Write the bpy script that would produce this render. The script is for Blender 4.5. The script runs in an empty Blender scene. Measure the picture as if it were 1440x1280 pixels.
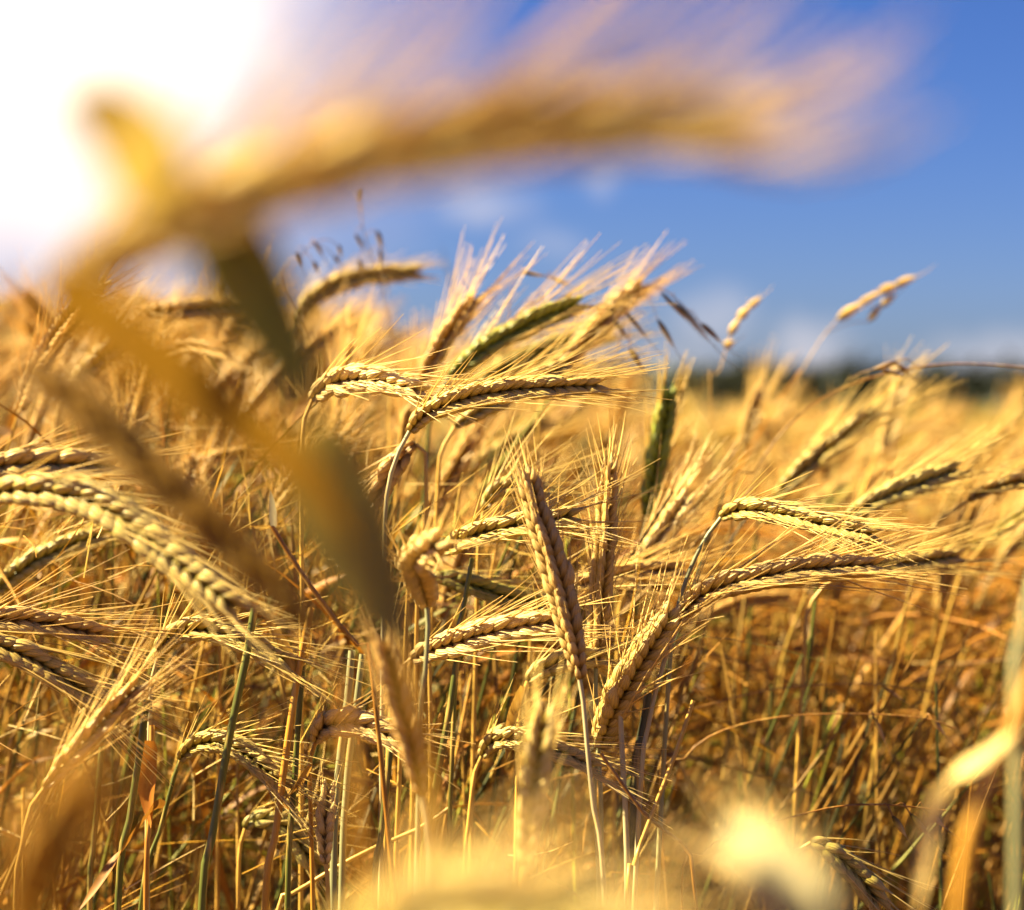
import bpy, math, random
import numpy as np
from mathutils import Vector

random.seed(7)
rng = np.random.default_rng(11)
S = bpy.context.scene
COL = S.collection
R = math.radians

# ------------------------------------------------------------------ camera
K = 2667.0                      # focal length in photo pixels (photo 1440 x 1280)
CAM = np.array([0.0, 0.0, 0.85])
PITCH = math.atan(72 / K)
FWD = np.array([0, math.cos(PITCH), -math.sin(PITCH)])
UP = np.array([0, math.sin(PITCH), math.cos(PITCH)])
RT = np.array([1.0, 0, 0])
FOCUS = 0.95
cam_data = bpy.data.cameras.new('camera')
cam_data.sensor_fit = 'HORIZONTAL'
cam_data.sensor_width = 36
cam_data.lens = K / 1440 * 36
cam_data.clip_start = 0.02
cam_data.clip_end = 6000
cam_data.dof.use_dof = True
cam_data.dof.focus_distance = FOCUS
cam_data.dof.aperture_fstop = cam_data.lens / 12.8
cam = bpy.data.objects.new('camera', cam_data)
COL.objects.link(cam)
cam.location = CAM
cam.rotation_euler = (math.pi / 2 - PITCH, 0, 0)
S.camera = cam


def P(px, py, d):
    return CAM + FWD * d + RT * ((px - 720) / K * d) - UP * ((py - 640) / K * d)


# ------------------------------------------------------------------ sky, sun, exposure
SUN_AZ, SUN_EL = R(-88), R(42)          # azimuth from the viewing direction (+Y), clockwise
SUN_DIR = Vector((math.sin(SUN_AZ) * math.cos(SUN_EL), math.cos(SUN_AZ) * math.cos(SUN_EL), math.sin(SUN_EL)))
S.view_settings.view_transform = 'Standard'
S.view_settings.look = 'None'
S.view_settings.gamma = 1
S.view_settings.exposure = 2.52
W = bpy.data.worlds.new('World')
S.world = W
W.use_nodes = True
nt = W.node_tree
bg = nt.nodes['Background']
bg.inputs['Strength'].default_value = 0.05
sky = nt.nodes.new('ShaderNodeTexSky')
sky.sky_type = 'NISHITA'
sky.sun_disc = False
sky.sun_elevation = SUN_EL
sky.sun_rotation = SUN_AZ
sky.air_density = 1.0
sky.dust_density = 0.6
sky.ozone_density = 3.0
tc = nt.nodes.new('ShaderNodeTexCoord')


def wmath(op, a, b=None, clamp=False):
    n = nt.nodes.new('ShaderNodeMath'); n.operation = op; n.use_clamp = clamp
    for i, v in enumerate((a, b)):
        if v is None: continue
        if isinstance(v, (int, float)): n.inputs[i].default_value = v
        else: nt.links.new(v, n.inputs[i])
    return n.outputs[0]


def wmix(fac, a, b):
    n = nt.nodes.new('ShaderNodeMix'); n.data_type = 'RGBA'
    nt.links.new(fac, n.inputs['Factor'])
    for v, k in ((a, 6), (b, 7)):
        if isinstance(v, tuple): n.inputs[k].default_value = v
        else: nt.links.new(v, n.inputs[k])
    return n.outputs[2]


def direction(px, py):
    v = Vector(P(px, py, 1.0) - CAM).normalized()
    return v


def blob(px, py, inner, outer, sx=1.0):
    """1 inside `inner` degrees of a sky direction, 0 beyond `outer`; sx > 1 widens the patch sideways"""
    v = direction(px, py)
    sub = nt.nodes.new('ShaderNodeVectorMath'); sub.operation = 'SUBTRACT'
    nt.links.new(warped, sub.inputs[0]); sub.inputs[1].default_value = v
    mul = nt.nodes.new('ShaderNodeVectorMath'); mul.operation = 'MULTIPLY'
    nt.links.new(sub.outputs[0], mul.inputs[0]); mul.inputs[1].default_value = (1 / sx, 1, 1)
    ln = nt.nodes.new('ShaderNodeVectorMath'); ln.operation = 'LENGTH'
    nt.links.new(mul.outputs[0], ln.inputs[0])
    mr = nt.nodes.new('ShaderNodeMapRange'); mr.interpolation_type = 'SMOOTHSTEP'
    nt.links.new(ln.outputs['Value'], mr.inputs['Value'])
    mr.inputs['From Min'].default_value = R(inner); mr.inputs['From Max'].default_value = R(outer)
    mr.inputs['To Min'].default_value = 1; mr.inputs['To Max'].default_value = 0
    return mr.outputs[0]


noise = nt.nodes.new('ShaderNodeTexNoise')
noise.inputs['Scale'].default_value = 22
noise.inputs['Detail'].default_value = 4
nt.links.new(tc.outputs['Generated'], noise.inputs['Vector'])
nsub = nt.nodes.new('ShaderNodeVectorMath'); nsub.operation = 'SUBTRACT'
nt.links.new(noise.outputs['Color'], nsub.inputs[0]); nsub.inputs[1].default_value = (.5, .5, .5)
nsc = nt.nodes.new('ShaderNodeVectorMath'); nsc.operation = 'SCALE'
nt.links.new(nsub.outputs[0], nsc.inputs[0]); nsc.inputs['Scale'].default_value = 0.035
nadd = nt.nodes.new('ShaderNodeVectorMath'); nadd.operation = 'ADD'
nt.links.new(tc.outputs['Generated'], nadd.inputs[0]); nt.links.new(nsc.outputs[0], nadd.inputs[1])
warped = nadd.outputs[0]

hs = nt.nodes.new('ShaderNodeHueSaturation')
hs.inputs['Saturation'].default_value = 1.2
hs.inputs['Value'].default_value = 1.0
nt.links.new(sky.outputs[0], hs.inputs['Color'])
tint = nt.nodes.new('ShaderNodeVectorMath'); tint.operation = 'MULTIPLY'
nt.links.new(hs.outputs[0], tint.inputs[0]); tint.inputs[1].default_value = (.205, .245, .42)
skycol = tint.outputs[0]
# glare painted into the sky high on the left: bright core, paler outer veil
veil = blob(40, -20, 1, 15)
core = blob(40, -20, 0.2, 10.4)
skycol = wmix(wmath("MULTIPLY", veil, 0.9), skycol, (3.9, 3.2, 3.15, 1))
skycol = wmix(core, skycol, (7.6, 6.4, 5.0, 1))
for (px, py, a, b, sx, f) in ((1000, 448, .1, 1.2, 1.5, .55), (1140, 500, .2, 1.5, 1.4, .8), (960, 520, .1, 1.2, 2.0, .55), (690, 280, .1, 1.0, 2.2, .6),
                              (855, 258, .1, .7, 1.3, .4), (765, 345, .1, 1.0, 1.6, .3), (1400, 505, .2, 1.4, 2.5, .6), (1100, 548, .2, .8, 8, .5)):
    skycol = wmix(wmath('MULTIPLY', blob(px, py, a, b, sx), f * .65), skycol, (3.0, 2.8, 2.95, 1))
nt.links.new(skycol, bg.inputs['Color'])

sun_data = bpy.data.lights.new('sun', 'SUN')
sun_data.energy = 5.0
sun_data.angle = R(0.5)
sun_data.color = (1.0, 0.81, 0.43)
sun = bpy.data.objects.new('sun', sun_data)
COL.objects.link(sun)
sun.rotation_euler = SUN_DIR.to_track_quat('Z', 'Y').to_euler()
sun.location = (-3, 2, 5)

S.cycles.max_bounces = 8
S.cycles.diffuse_bounces = 2
S.cycles.glossy_bounces = 2
S.cycles.transmission_bounces = 4
S.cycles.transparent_max_bounces = 4
S.cycles.caustics_reflective = False
S.cycles.caustics_refractive = False


# ------------------------------------------------------------------ materials
def plant_material(name, trans=0.35, rough=0.5, spec=0.35, noise_scale=60.0, stretch=(1, 1, 1), mode='object', bump=0.0, lo=0.7, hi=1.15):
    """straw-like material: own colour (object colour or per-blade attribute) varied by noise, partly translucent"""
    m = bpy.data.materials.new(name)
    m.use_nodes = True
    t = m.node_tree
    N, L = t.nodes, t.links
    N.clear()
    out = N.new('ShaderNodeOutputMaterial')
    pr = N.new('ShaderNodeBsdfPrincipled')
    tr = N.new('ShaderNodeBsdfTranslucent')
    mx = N.new('ShaderNodeMixShader')
    mx.inputs[0].default_value = trans
    L.new(pr.outputs[0], mx.inputs[1]); L.new(tr.outputs[0], mx.inputs[2]); L.new(mx.outputs[0], out.inputs[0])
    pr.inputs['Roughness'].default_value = rough
    pr.inputs['Specular IOR Level'].default_value = spec
    att = N.new('ShaderNodeAttribute'); att.attribute_name = 'tone'
    sep = N.new('ShaderNodeSeparateColor'); L.new(att.outputs['Color'], sep.inputs[0])
    if mode == 'object':
        oi = N.new('ShaderNodeObjectInfo'); base = oi.outputs['Color']
    else:
        at2 = N.new('ShaderNodeAttribute'); at2.attribute_name = 'hue'; base = at2.outputs['Color']
    co = N.new('ShaderNodeTexCoord')
    mp = N.new('ShaderNodeMapping'); mp.inputs['Scale'].default_value = stretch
    L.new(co.outputs['Object'], mp.inputs[0])
    nz = N.new('ShaderNodeTexNoise'); nz.inputs['Scale'].default_value = noise_scale; nz.inputs['Detail'].default_value = 5
    L.new(mp.outputs[0], nz.inputs['Vector'])
    mr = N.new('ShaderNodeMapRange'); L.new(nz.outputs[0], mr.inputs[0])
    mr.inputs[1].default_value = .25; mr.inputs[2].default_value = .75
    mr.inputs[3].default_value = lo; mr.inputs[4].default_value = hi
    # tone.r: 0 at the base of a grain / stem, 1 at the tip.  tone.g: a random number per piece
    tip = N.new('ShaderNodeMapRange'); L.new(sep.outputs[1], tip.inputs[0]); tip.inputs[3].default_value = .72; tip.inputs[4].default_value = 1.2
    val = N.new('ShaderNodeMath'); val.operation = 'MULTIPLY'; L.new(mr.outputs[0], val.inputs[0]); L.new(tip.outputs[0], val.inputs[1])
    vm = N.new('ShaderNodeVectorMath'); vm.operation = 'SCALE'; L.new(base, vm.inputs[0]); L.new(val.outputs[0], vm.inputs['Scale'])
    cur = vm.outputs[0]
    if name == 'grain':
        # each husk ripens from a green base to a pale straw tip, veined lengthwise
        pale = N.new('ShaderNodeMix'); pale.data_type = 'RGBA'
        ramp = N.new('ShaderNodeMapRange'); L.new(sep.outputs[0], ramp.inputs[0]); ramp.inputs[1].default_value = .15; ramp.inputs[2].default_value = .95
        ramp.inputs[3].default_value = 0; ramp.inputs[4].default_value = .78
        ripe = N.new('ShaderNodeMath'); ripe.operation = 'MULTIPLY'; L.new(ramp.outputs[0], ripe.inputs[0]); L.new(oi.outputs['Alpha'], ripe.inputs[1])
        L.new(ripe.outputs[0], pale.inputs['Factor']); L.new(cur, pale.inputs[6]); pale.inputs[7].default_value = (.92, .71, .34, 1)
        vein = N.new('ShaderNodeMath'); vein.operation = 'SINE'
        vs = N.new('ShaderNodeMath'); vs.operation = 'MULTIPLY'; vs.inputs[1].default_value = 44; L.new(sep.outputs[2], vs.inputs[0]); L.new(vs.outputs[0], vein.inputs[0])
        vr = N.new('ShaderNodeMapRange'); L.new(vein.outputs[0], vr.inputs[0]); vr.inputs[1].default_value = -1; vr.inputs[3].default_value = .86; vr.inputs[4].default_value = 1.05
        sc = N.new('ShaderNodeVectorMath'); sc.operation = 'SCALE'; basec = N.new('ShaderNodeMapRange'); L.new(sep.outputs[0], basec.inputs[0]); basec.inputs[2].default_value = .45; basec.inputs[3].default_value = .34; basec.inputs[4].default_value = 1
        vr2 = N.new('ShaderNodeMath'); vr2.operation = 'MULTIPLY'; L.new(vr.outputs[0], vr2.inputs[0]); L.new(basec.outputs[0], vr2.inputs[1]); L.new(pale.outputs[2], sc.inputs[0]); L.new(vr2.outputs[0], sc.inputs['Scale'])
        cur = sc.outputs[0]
        # grey-brown weather specks
        sp = N.new('ShaderNodeTexNoise'); sp.inputs['Scale'].default_value = 900; sp.inputs['Detail'].default_value = 3; L.new(co.outputs['Object'], sp.inputs['Vector'])
        sr = N.new('ShaderNodeMapRange'); L.new(sp.outputs[0], sr.inputs[0]); sr.inputs[1].default_value = .60; sr.inputs[2].default_value = .72; sr.inputs[4].default_value = .6
        sm = N.new('ShaderNodeMix'); sm.data_type = 'RGBA'; L.new(sr.outputs[0], sm.inputs['Factor']); L.new(cur, sm.inputs[6]); sm.inputs[7].default_value = (.20, .11, .03, 1)
        cur = sm.outputs[2]
        bp = N.new('ShaderNodeBump'); bp.inputs['Strength'].default_value = .5; bp.inputs['Distance'].default_value = .0004
        L.new(vein.outputs[0], bp.inputs['Height']); L.new(bp.outputs[0], pr.inputs['Normal'])
    elif bump:
        bp = N.new('ShaderNodeBump'); bp.inputs['Strength'].default_value = bump; bp.inputs['Distance'].default_value = .0006
        L.new(nz.outputs[0], bp.inputs['Height']); L.new(bp.outputs[0], pr.inputs['Normal'])
    if name in ('stem', 'leaf'):
        # dry bleached streaks and rusty blotches along the blade or stem
        n2 = N.new('ShaderNodeTexNoise'); n2.inputs['Scale'].default_value = 45 if name == 'stem' else 70; n2.inputs['Detail'].default_value = 4
        L.new(mp.outputs[0], n2.inputs['Vector'])
        r2 = N.new('ShaderNodeMapRange'); L.new(n2.outputs[0], r2.inputs[0]); r2.inputs[1].default_value = .52; r2.inputs[2].default_value = .66; r2.inputs[4].default_value = .7
        m2 = N.new('ShaderNodeMix'); m2.data_type = 'RGBA'; L.new(r2.outputs[0], m2.inputs['Factor']); L.new(cur, m2.inputs[6]); m2.inputs[7].default_value = (.50, .33, .09, 1) if name == 'stem' else (.30, .15, .03, 1)
        cur = m2.outputs[2]
    L.new(cur, pr.inputs['Base Color'])
    L.new(cur, tr.inputs['Color'])
    return m


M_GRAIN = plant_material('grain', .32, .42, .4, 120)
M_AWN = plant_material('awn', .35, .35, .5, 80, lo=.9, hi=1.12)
M_STEM = plant_material('stem', .12, .38, .5, 30, (6, 6, .6), bump=.2)
M_LEAF = plant_material('leaf', .3, .55, .3, 26, (8, 8, 1), bump=.3, lo=.55, hi=1.2)
M_STRAW = plant_material('straw', .2, .5, .35, 40, mode='hue', lo=.75, hi=1.15)
M_CROP = plant_material('crop', .3, .5, .35, 60, mode='hue', lo=.75, hi=1.15)
M_TREE = plant_material('tree_leaves', .3, .6, .2, .4, mode='hue', lo=.6, hi=1.2)


def soil_material():
    m = bpy.data.materials.new('soil_and_far_fields'); m.use_nodes = True
    t = m.node_tree; N, L = t.nodes, t.links
    pr = N['Principled BSDF']; pr.inputs['Roughness'].default_value = .95
    co = N.new('ShaderNodeTexCoord')
    nz = N.new('ShaderNodeTexNoise'); nz.inputs['Scale'].default_value = 14; nz.inputs['Detail'].default_value = 8
    L.new(co.outputs['Object'], nz.inputs['Vector'])
    cr = N.new('ShaderNodeValToRGB'); L.new(nz.outputs[0], cr.inputs[0])
    cr.color_ramp.elements[0].position = .35; cr.color_ramp.elements[0].color = (.05, .025, .006, 1)
    cr.color_ramp.elements[1].position = .7; cr.color_ramp.elements[1].color = (.14, .07, .015, 1)
    big = N.new('ShaderNodeTexNoise'); big.inputs['Scale'].default_value = .018; big.inputs['Detail'].default_value = 6
    L.new(co.outputs['Object'], big.inputs['Vector'])
    cf = N.new('ShaderNodeValToRGB'); L.new(big.outputs[0], cf.inputs[0])
    cf.color_ramp.elements[0].position = .42; cf.color_ramp.elements[0].color = (.055, .06, .01, 1)
    cf.color_ramp.elements[1].position = .58; cf.color_ramp.elements[1].color = (.13, .11, .018, 1)
    sx = N.new('ShaderNodeSeparateXYZ'); L.new(co.outputs['Object'], sx.inputs[0])
    mr = N.new('ShaderNodeMapRange'); L.new(sx.outputs[1], mr.inputs[0]); mr.inputs[1].default_value = 7; mr.inputs[2].default_value = 16
    mx = N.new('ShaderNodeMix'); mx.data_type = 'RGBA'
    L.new(mr.outputs[0], mx.inputs['Factor']); L.new(cr.outputs[0], mx.inputs[6]); L.new(cf.outputs[0], mx.inputs[7])
    L.new(mx.outputs[2], pr.inputs['Base Color'])
    return m


def plain_material(name, c1, c2, scale, rough=.9):
    m = bpy.data.materials.new(name); m.use_nodes = True
    t = m.node_tree; N, L = t.nodes, t.links
    pr = N['Principled BSDF']; pr.inputs['Roughness'].default_value = rough
    co = N.new('ShaderNodeTexCoord')
    nz = N.new('ShaderNodeTexNoise'); nz.inputs['Scale'].default_value = scale; nz.inputs['Detail'].default_value = 6
    L.new(co.outputs['Object'], nz.inputs['Vector'])
    cr = N.new('ShaderNodeValToRGB'); L.new(nz.outputs[0], cr.inputs[0])
    cr.color_ramp.elements[0].position = .35; cr.color_ramp.elements[0].color = (*c1, 1)
    cr.color_ramp.elements[1].position = .65; cr.color_ramp.elements[1].color = (*c2, 1)
    L.new(cr.outputs[0], pr.inputs['Base Color'])
    return m


# ------------------------------------------------------------------ mesh helpers
def unit(v):
    return v / np.maximum(np.linalg.norm(v, axis=-1, keepdims=True), 1e-9)


def ripeness(c):
    """1 for straw-yellow, near 0 for a green unripe ear"""
    return float(np.clip(1 - (c[1] / c[0] - .68) * 1.3, .12, 1))


class Geo:
    """collects quads with two colour attributes (tone, hue)"""
    def __init__(self):
        self.v, self.f, self.t, self.h, self.n = [], [], [], [], 0

    def add(self, v, f, tone=None, hue=None):
        v = np.asarray(v, float).reshape(-1, 3)
        self.v.append(v); self.f.append(np.asarray(f, np.int64).reshape(-1, 4) + self.n)
        k = len(v)
        self.t.append(np.zeros((k, 3)) + .5 if tone is None else np.broadcast_to(tone, (k, 3)))
        if hue is not None: self.h.append(np.broadcast_to(hue, (k, 3)))
        self.n += k

    def arrays(self):
        return np.concatenate(self.v), np.concatenate(self.f), np.concatenate(self.t), (np.concatenate(self.h) if self.h else None)

    def mesh(self, name, mat, origin=(0, 0, 0), smooth=True):
        v, f, t, h = self.arrays()
        v = v - np.asarray(origin)
        me = bpy.data.meshes.new(name)
        me.vertices.add(len(v)); me.vertices.foreach_set('co', v.astype(np.float32).ravel())
        me.loops.add(f.size); me.loops.foreach_set('vertex_index', f.astype(np.int32).ravel())
        me.polygons.add(len(f))
        me.polygons.foreach_set('loop_start', np.arange(0, f.size, 4, dtype=np.int32))
        if smooth: me.polygons.foreach_set('use_smooth', np.ones(len(f), bool))
        for nm, a in (('tone', t), ('hue', h)):
            if a is None: continue
            at = me.attributes.new(nm, 'FLOAT_COLOR', 'POINT')
            at.data.foreach_set('color', np.concatenate([a, np.ones((len(a), 1))], 1).astype(np.float32).ravel())
        me.update()
        me.materials.append(mat)
        return me

    def build(self, name, mat, parent=None, origin=(0, 0, 0), color=None, smooth=True):
        o = bpy.data.objects.new(name, self.mesh(name, mat, origin, smooth))
        COL.objects.link(o)
        if parent is not None: o.parent = parent
        if color is not None: o.color = (*color, ripeness(color))
        return o


def grid_faces(M, n, k, closed=True):
    """faces for M strips of n rings with k verts"""
    i = np.arange(n - 1)[:, None] * k
    kk = k if closed else k - 1
    j = np.arange(kk)[None, :]
    j2 = (j + 1) % k
    f = np.stack([i + j, i + j2, i + k + j2, i + k + j], -1).reshape(-1, 4)
    return (f[None] + (np.arange(M) * n * k)[:, None, None]).reshape(-1, 4)


def tubes(paths, radii, k=3):
    """paths (M,n,3), radii (n,) or (M,n) -> verts, faces"""
    paths = np.asarray(paths, float)
    if paths.ndim == 2: paths = paths[None]
    M, n, _ = paths.shape
    radii = np.broadcast_to(np.asarray(radii, float), (M, n))
    T = unit(np.gradient(paths, axis=1))
    ref = np.where(np.abs(T[:, :1, 2:3]) > .8, np.array([0, 1.0, .2]), np.array([0, .15, 1.0]))
    A = unit(np.cross(T, np.broadcast_to(ref, T.shape)))
    B = np.cross(T, A)
    th = np.arange(k) / k * 2 * math.pi
    v = paths[:, :, None] + radii[:, :, None, None] * (A[:, :, None] * np.cos(th)[:, None] + B[:, :, None] * np.sin(th)[:, None])
    return v.reshape(-1, 3), grid_faces(M, n, k)


def ribbons(paths, widths, side, fold=.25, thick=None):
    """leaf blades: V-folded ribbons, 3 verts across. side (M,n,3) unit vectors across"""
    paths = np.asarray(paths, float)
    if paths.ndim == 2: paths = paths[None]; side = np.asarray(side)[None]
    M, n, _ = paths.shape
    widths = np.broadcast_to(np.asarray(widths, float), (M, n))
    T = unit(np.gradient(paths, axis=1))
    side = unit(side - (side * T).sum(-1, keepdims=True) * T)
    nor = np.cross(T, side)
    w = widths[..., None]
    v = np.stack([paths - side * w, paths - nor * w * fold, paths + side * w], 2)
    return v.reshape(-1, 3), grid_faces(M, n, 3, closed=False)


def catmull(pts, per=12):
    p = np.asarray(pts, float)
    p = np.vstack([2 * p[0] - p[1], p, 2 * p[-1] - p[-2]])
    out = []
    for i in range(1, len(p) - 2):
        a, b, c, d = p[i - 1:i + 3]
        t = np.linspace(0, 1, per, endpoint=False)[:, None]
        out.append(.5 * (2 * b + (c - a) * t + (2 * a - 5 * b + 4 * c - d) * t ** 2 + (3 * b - a - 3 * c + d) * t ** 3))
    out.append(p[-2][None])
    return np.vstack(out)


def resample(path, n):
    d = np.concatenate([[0], np.cumsum(np.linalg.norm(np.diff(path, axis=0), axis=1))])
    s = np.linspace(0, d[-1], n)
    return np.stack([np.interp(s, d, path[:, i]) for i in range(3)], 1), d[-1]


# one husk: rings along u, k verts around; keeled, pointed
def husk_template(nu, k):
    u = np.linspace(0, 1, nu) ** .9
    w = np.interp(u, [0, .08, .22, .4, .58, .75, .9, 1], [.35, .68, .95, 1, .86, .56, .24, .03])
    th = np.arange(k) / k * 2 * math.pi
    keel = 1 + .30 * np.maximum(0, np.sin(th)) ** 3
    return u, w, np.cos(th), np.sin(th) * keel, th


def make_ear(path, scale=1.0, view=None, roll=0.0, lod=0, awn_len=.05, awn_n=1.0, awn_spread=14, fat=1.0, seed=0, awn_r=.00034, wind=(0, 0, 0)):
    """a bearded ear along `path` (base to tip). returns (grains Geo, awns Geo)"""
    rg = np.random.default_rng(seed)
    nu, k = ((8, 8), (6, 6), (5, 5))[lod]
    pts, L = resample(path, 40)
    step = .0053 * scale * (1 if lod < 2 else 1.25)
    n = max(6, int(L / step))
    rows = np.array([45, 135, 225, 315.0])
    s_l, a_l, o_l = [], [], []
    for j, ang in enumerate(rows):
        off = .5 if ang in (135.0, 315.0) else 0
        # opposite faces of the ear alternate
        ss = (np.arange(n) + (0 if j in (0, 3) else .5)) / n
        s_l.append(ss); a_l.append(np.full(n, ang))
    s = np.concatenate(s_l); ang = np.radians(np.concatenate(a_l) + roll + rg.normal(0, 3, len(s)))
    keep = s < .985
    s, ang = s[keep], ang[keep]
    idx = s * 39
    C = np.stack([np.interp(idx, np.arange(40), pts[:, i]) for i in range(3)], 1)
    Tn = unit(np.gradient(pts, axis=0))
    T = unit(np.stack([np.interp(idx, np.arange(40), Tn[:, i]) for i in range(3)], 1))
    view = np.array([0, -1.0, .1]) if view is None else np.asarray(view, float)
    V = np.broadcast_to(view, T.shape)
    N0 = unit(V - (V * T).sum(1, keepdims=True) * T)
    B0 = np.cross(T, N0)
    O = N0 * np.cos(ang)[:, None] + B0 * np.sin(ang)[:, None]
    size = np.interp(s, [0, .08, .3, .7, 1], [.55, .8, 1, .95, .62]) * scale * rg.normal(1, .05, len(s))
    al = np.radians(rg.normal(21, 2.5, len(s)))
    A = unit(T * np.cos(al)[:, None] + O * np.sin(al)[:, None] + rg.normal(0, .025, T.shape))
    O2 = unit(O - (O * A).sum(1, keepdims=True) * A)
    Lt = np.cross(A, O2)
    u, w, ct, st, th = husk_template(nu, k)
    ln = .0150 * size
    wd = .0031 * size * fat
    tk = .0025 * size * fat
    base = C + O * (.0014 * size * fat)[:, None]
    bow = np.sin(u * math.pi) * .07 - u ** 3 * .03
    v = (base[:, None, None] + A[:, None, None] * (ln[:, None, None, None] * u[None, :, None, None])
         + O2[:, None, None] * (ln[:, None, None, None] * bow[None, :, None, None] + tk[:, None, None, None] * (w[:, None] * st[None])[None, :, :, None])
         + Lt[:, None, None] * (wd[:, None, None, None] * (w[:, None] * ct[None])[None, :, :, None]))
    m = len(s)
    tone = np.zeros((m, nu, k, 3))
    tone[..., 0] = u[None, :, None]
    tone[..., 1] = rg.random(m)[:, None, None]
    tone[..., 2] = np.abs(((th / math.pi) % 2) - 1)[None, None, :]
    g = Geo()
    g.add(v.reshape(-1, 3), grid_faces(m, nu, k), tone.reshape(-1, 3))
    rv, rf = tubes(pts, np.interp(np.arange(40), [0, 39], [.0015, .0009]) * scale, 5)
    g.add(rv, rf, (.1, .5, .5))
    # awns
    aw = Geo()
    sel = np.tile(np.arange(m), int(awn_n)) if awn_n >= 1 else rg.permutation(m)[:int(m * awn_n)]
    q = len(sel)
    if q:
        na = 6 if lod == 0 else 4
        tip0 = base[sel] + A[sel] * (ln[sel] * .93)[:, None] + O2[sel] * (ln[sel] * .02)[:, None]
        be = np.radians(np.abs(rg.normal(awn_spread, awn_spread * .45, q)))
        D0 = unit(T[sel] * np.cos(be)[:, None] + O[sel] * np.sin(be)[:, None] + rg.normal(0, .05, (q, 3)))
        D1 = unit(D0 + O[sel] * rg.normal(.0, .08, q)[:, None] + rg.normal(0, .04, (q, 3)) + np.asarray(wind))
        al_ = awn_len * np.interp(s[sel], [0, .25, .8, 1], [.7, 1, .85, .6]) * rg.uniform(.6, 1.15, q)
        tt = np.linspace(0, 1, na)[None, :, None]
        path_ = tip0[:, None] + al_[:, None, None] * (D0[:, None] * (tt - .5 * tt ** 2) + D1[:, None] * (.5 * tt ** 2)) * 1.0
        rad = np.interp(np.linspace(0, 1, na), [0, .15, 1], [1.5, 1.0, .35]) * awn_r * max(scale, .9)
        tv, tf = tubes(path_, rad, 3)
        tone = np.zeros((q, na, 3, 3)); tone[..., 0] = np.linspace(0, 1, na)[None, :, None]; tone[..., 1] = rg.random(q)[:, None, None]
        aw.add(tv, tf, tone.reshape(-1, 3))
    return g, aw


def make_stem(path, r0=.0016, r1=.0011, nodes=(), k=8, n=60):
    pts, L = resample(path, n)
    rad = np.linspace(r0, r1, n)
    for z in nodes:
        rad = rad + .0007 * np.exp(-((np.linspace(0, 1, n) - z) * L / .004) ** 2)
    v, f = tubes(pts, rad, k)
    tone = np.zeros((n, k, 3)); tone[..., 0] = np.linspace(0, 1, n)[:, None]; tone[..., 1] = .55
    g = Geo(); g.add(v, f, tone.reshape(-1, 3))
    return g


def make_leaf(ctrl, width=.004, side=(0, 1, 0), twist=0.0, n=22, seed=0):
    pts, L = resample(catmull(ctrl, 10), n)
    T = unit(np.gradient(pts, axis=0))
    sd = np.broadcast_to(np.asarray(side, float), T.shape)
    sd = unit(sd - (sd * T).sum(1, keepdims=True) * T)
    nb = np.cross(T, sd)
    a = np.linspace(0, twist, n)[:, None]
    sd = sd * np.cos(a) + nb * np.sin(a)
    u = np.linspace(0, 1, n)
    w = width * np.interp(u, [0, .08, .4, .8, 1], [.55, .9, 1, .6, .03])
    v, f = ribbons(pts[None], w[None], sd[None], .35)
    tone = np.zeros((n, 3, 3)); tone[..., 0] = u[:, None]; tone[..., 1] = .5
    g = Geo(); g.add(v, f, tone.reshape(-1, 3))
    return g


def empty(name, loc, label=None, cat=None, group=None):
    o = bpy.data.objects.new(name, None)
    o.empty_display_size = .02
    COL.objects.link(o)
    o.location = [float(x) for x in loc]
    if label: o['label'] = label
    if cat: o['category'] = cat
    if group: o['group'] = group
    return o


# natural colours
GOLD = (.64, .35, .03); PALE = (.68, .46, .10); AMBER = (.60, .26, .02); GREEN = (.34, .44, .03); OLIVE = (.33, .33, .03)
CREAM = (.88, .66, .27); TAN = (.52, .30, .06); BROWN = (.28, .12, .015)
S_GREEN = (.095, .11, .02); S_BLUE = (.25, .26, .14); S_STRAW = (.55, .34, .07); S_AMBER = (.48, .24, .03); S_GREY = (.42, .37, .22)


def mixc(a, b, t):
    return tuple(x * (1 - t) + y * t for x, y in zip(a, b))


# ------------------------------------------------------------------ a barley stalk traced at its own distance
GROUP = 'barley stalks in the field'


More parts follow.
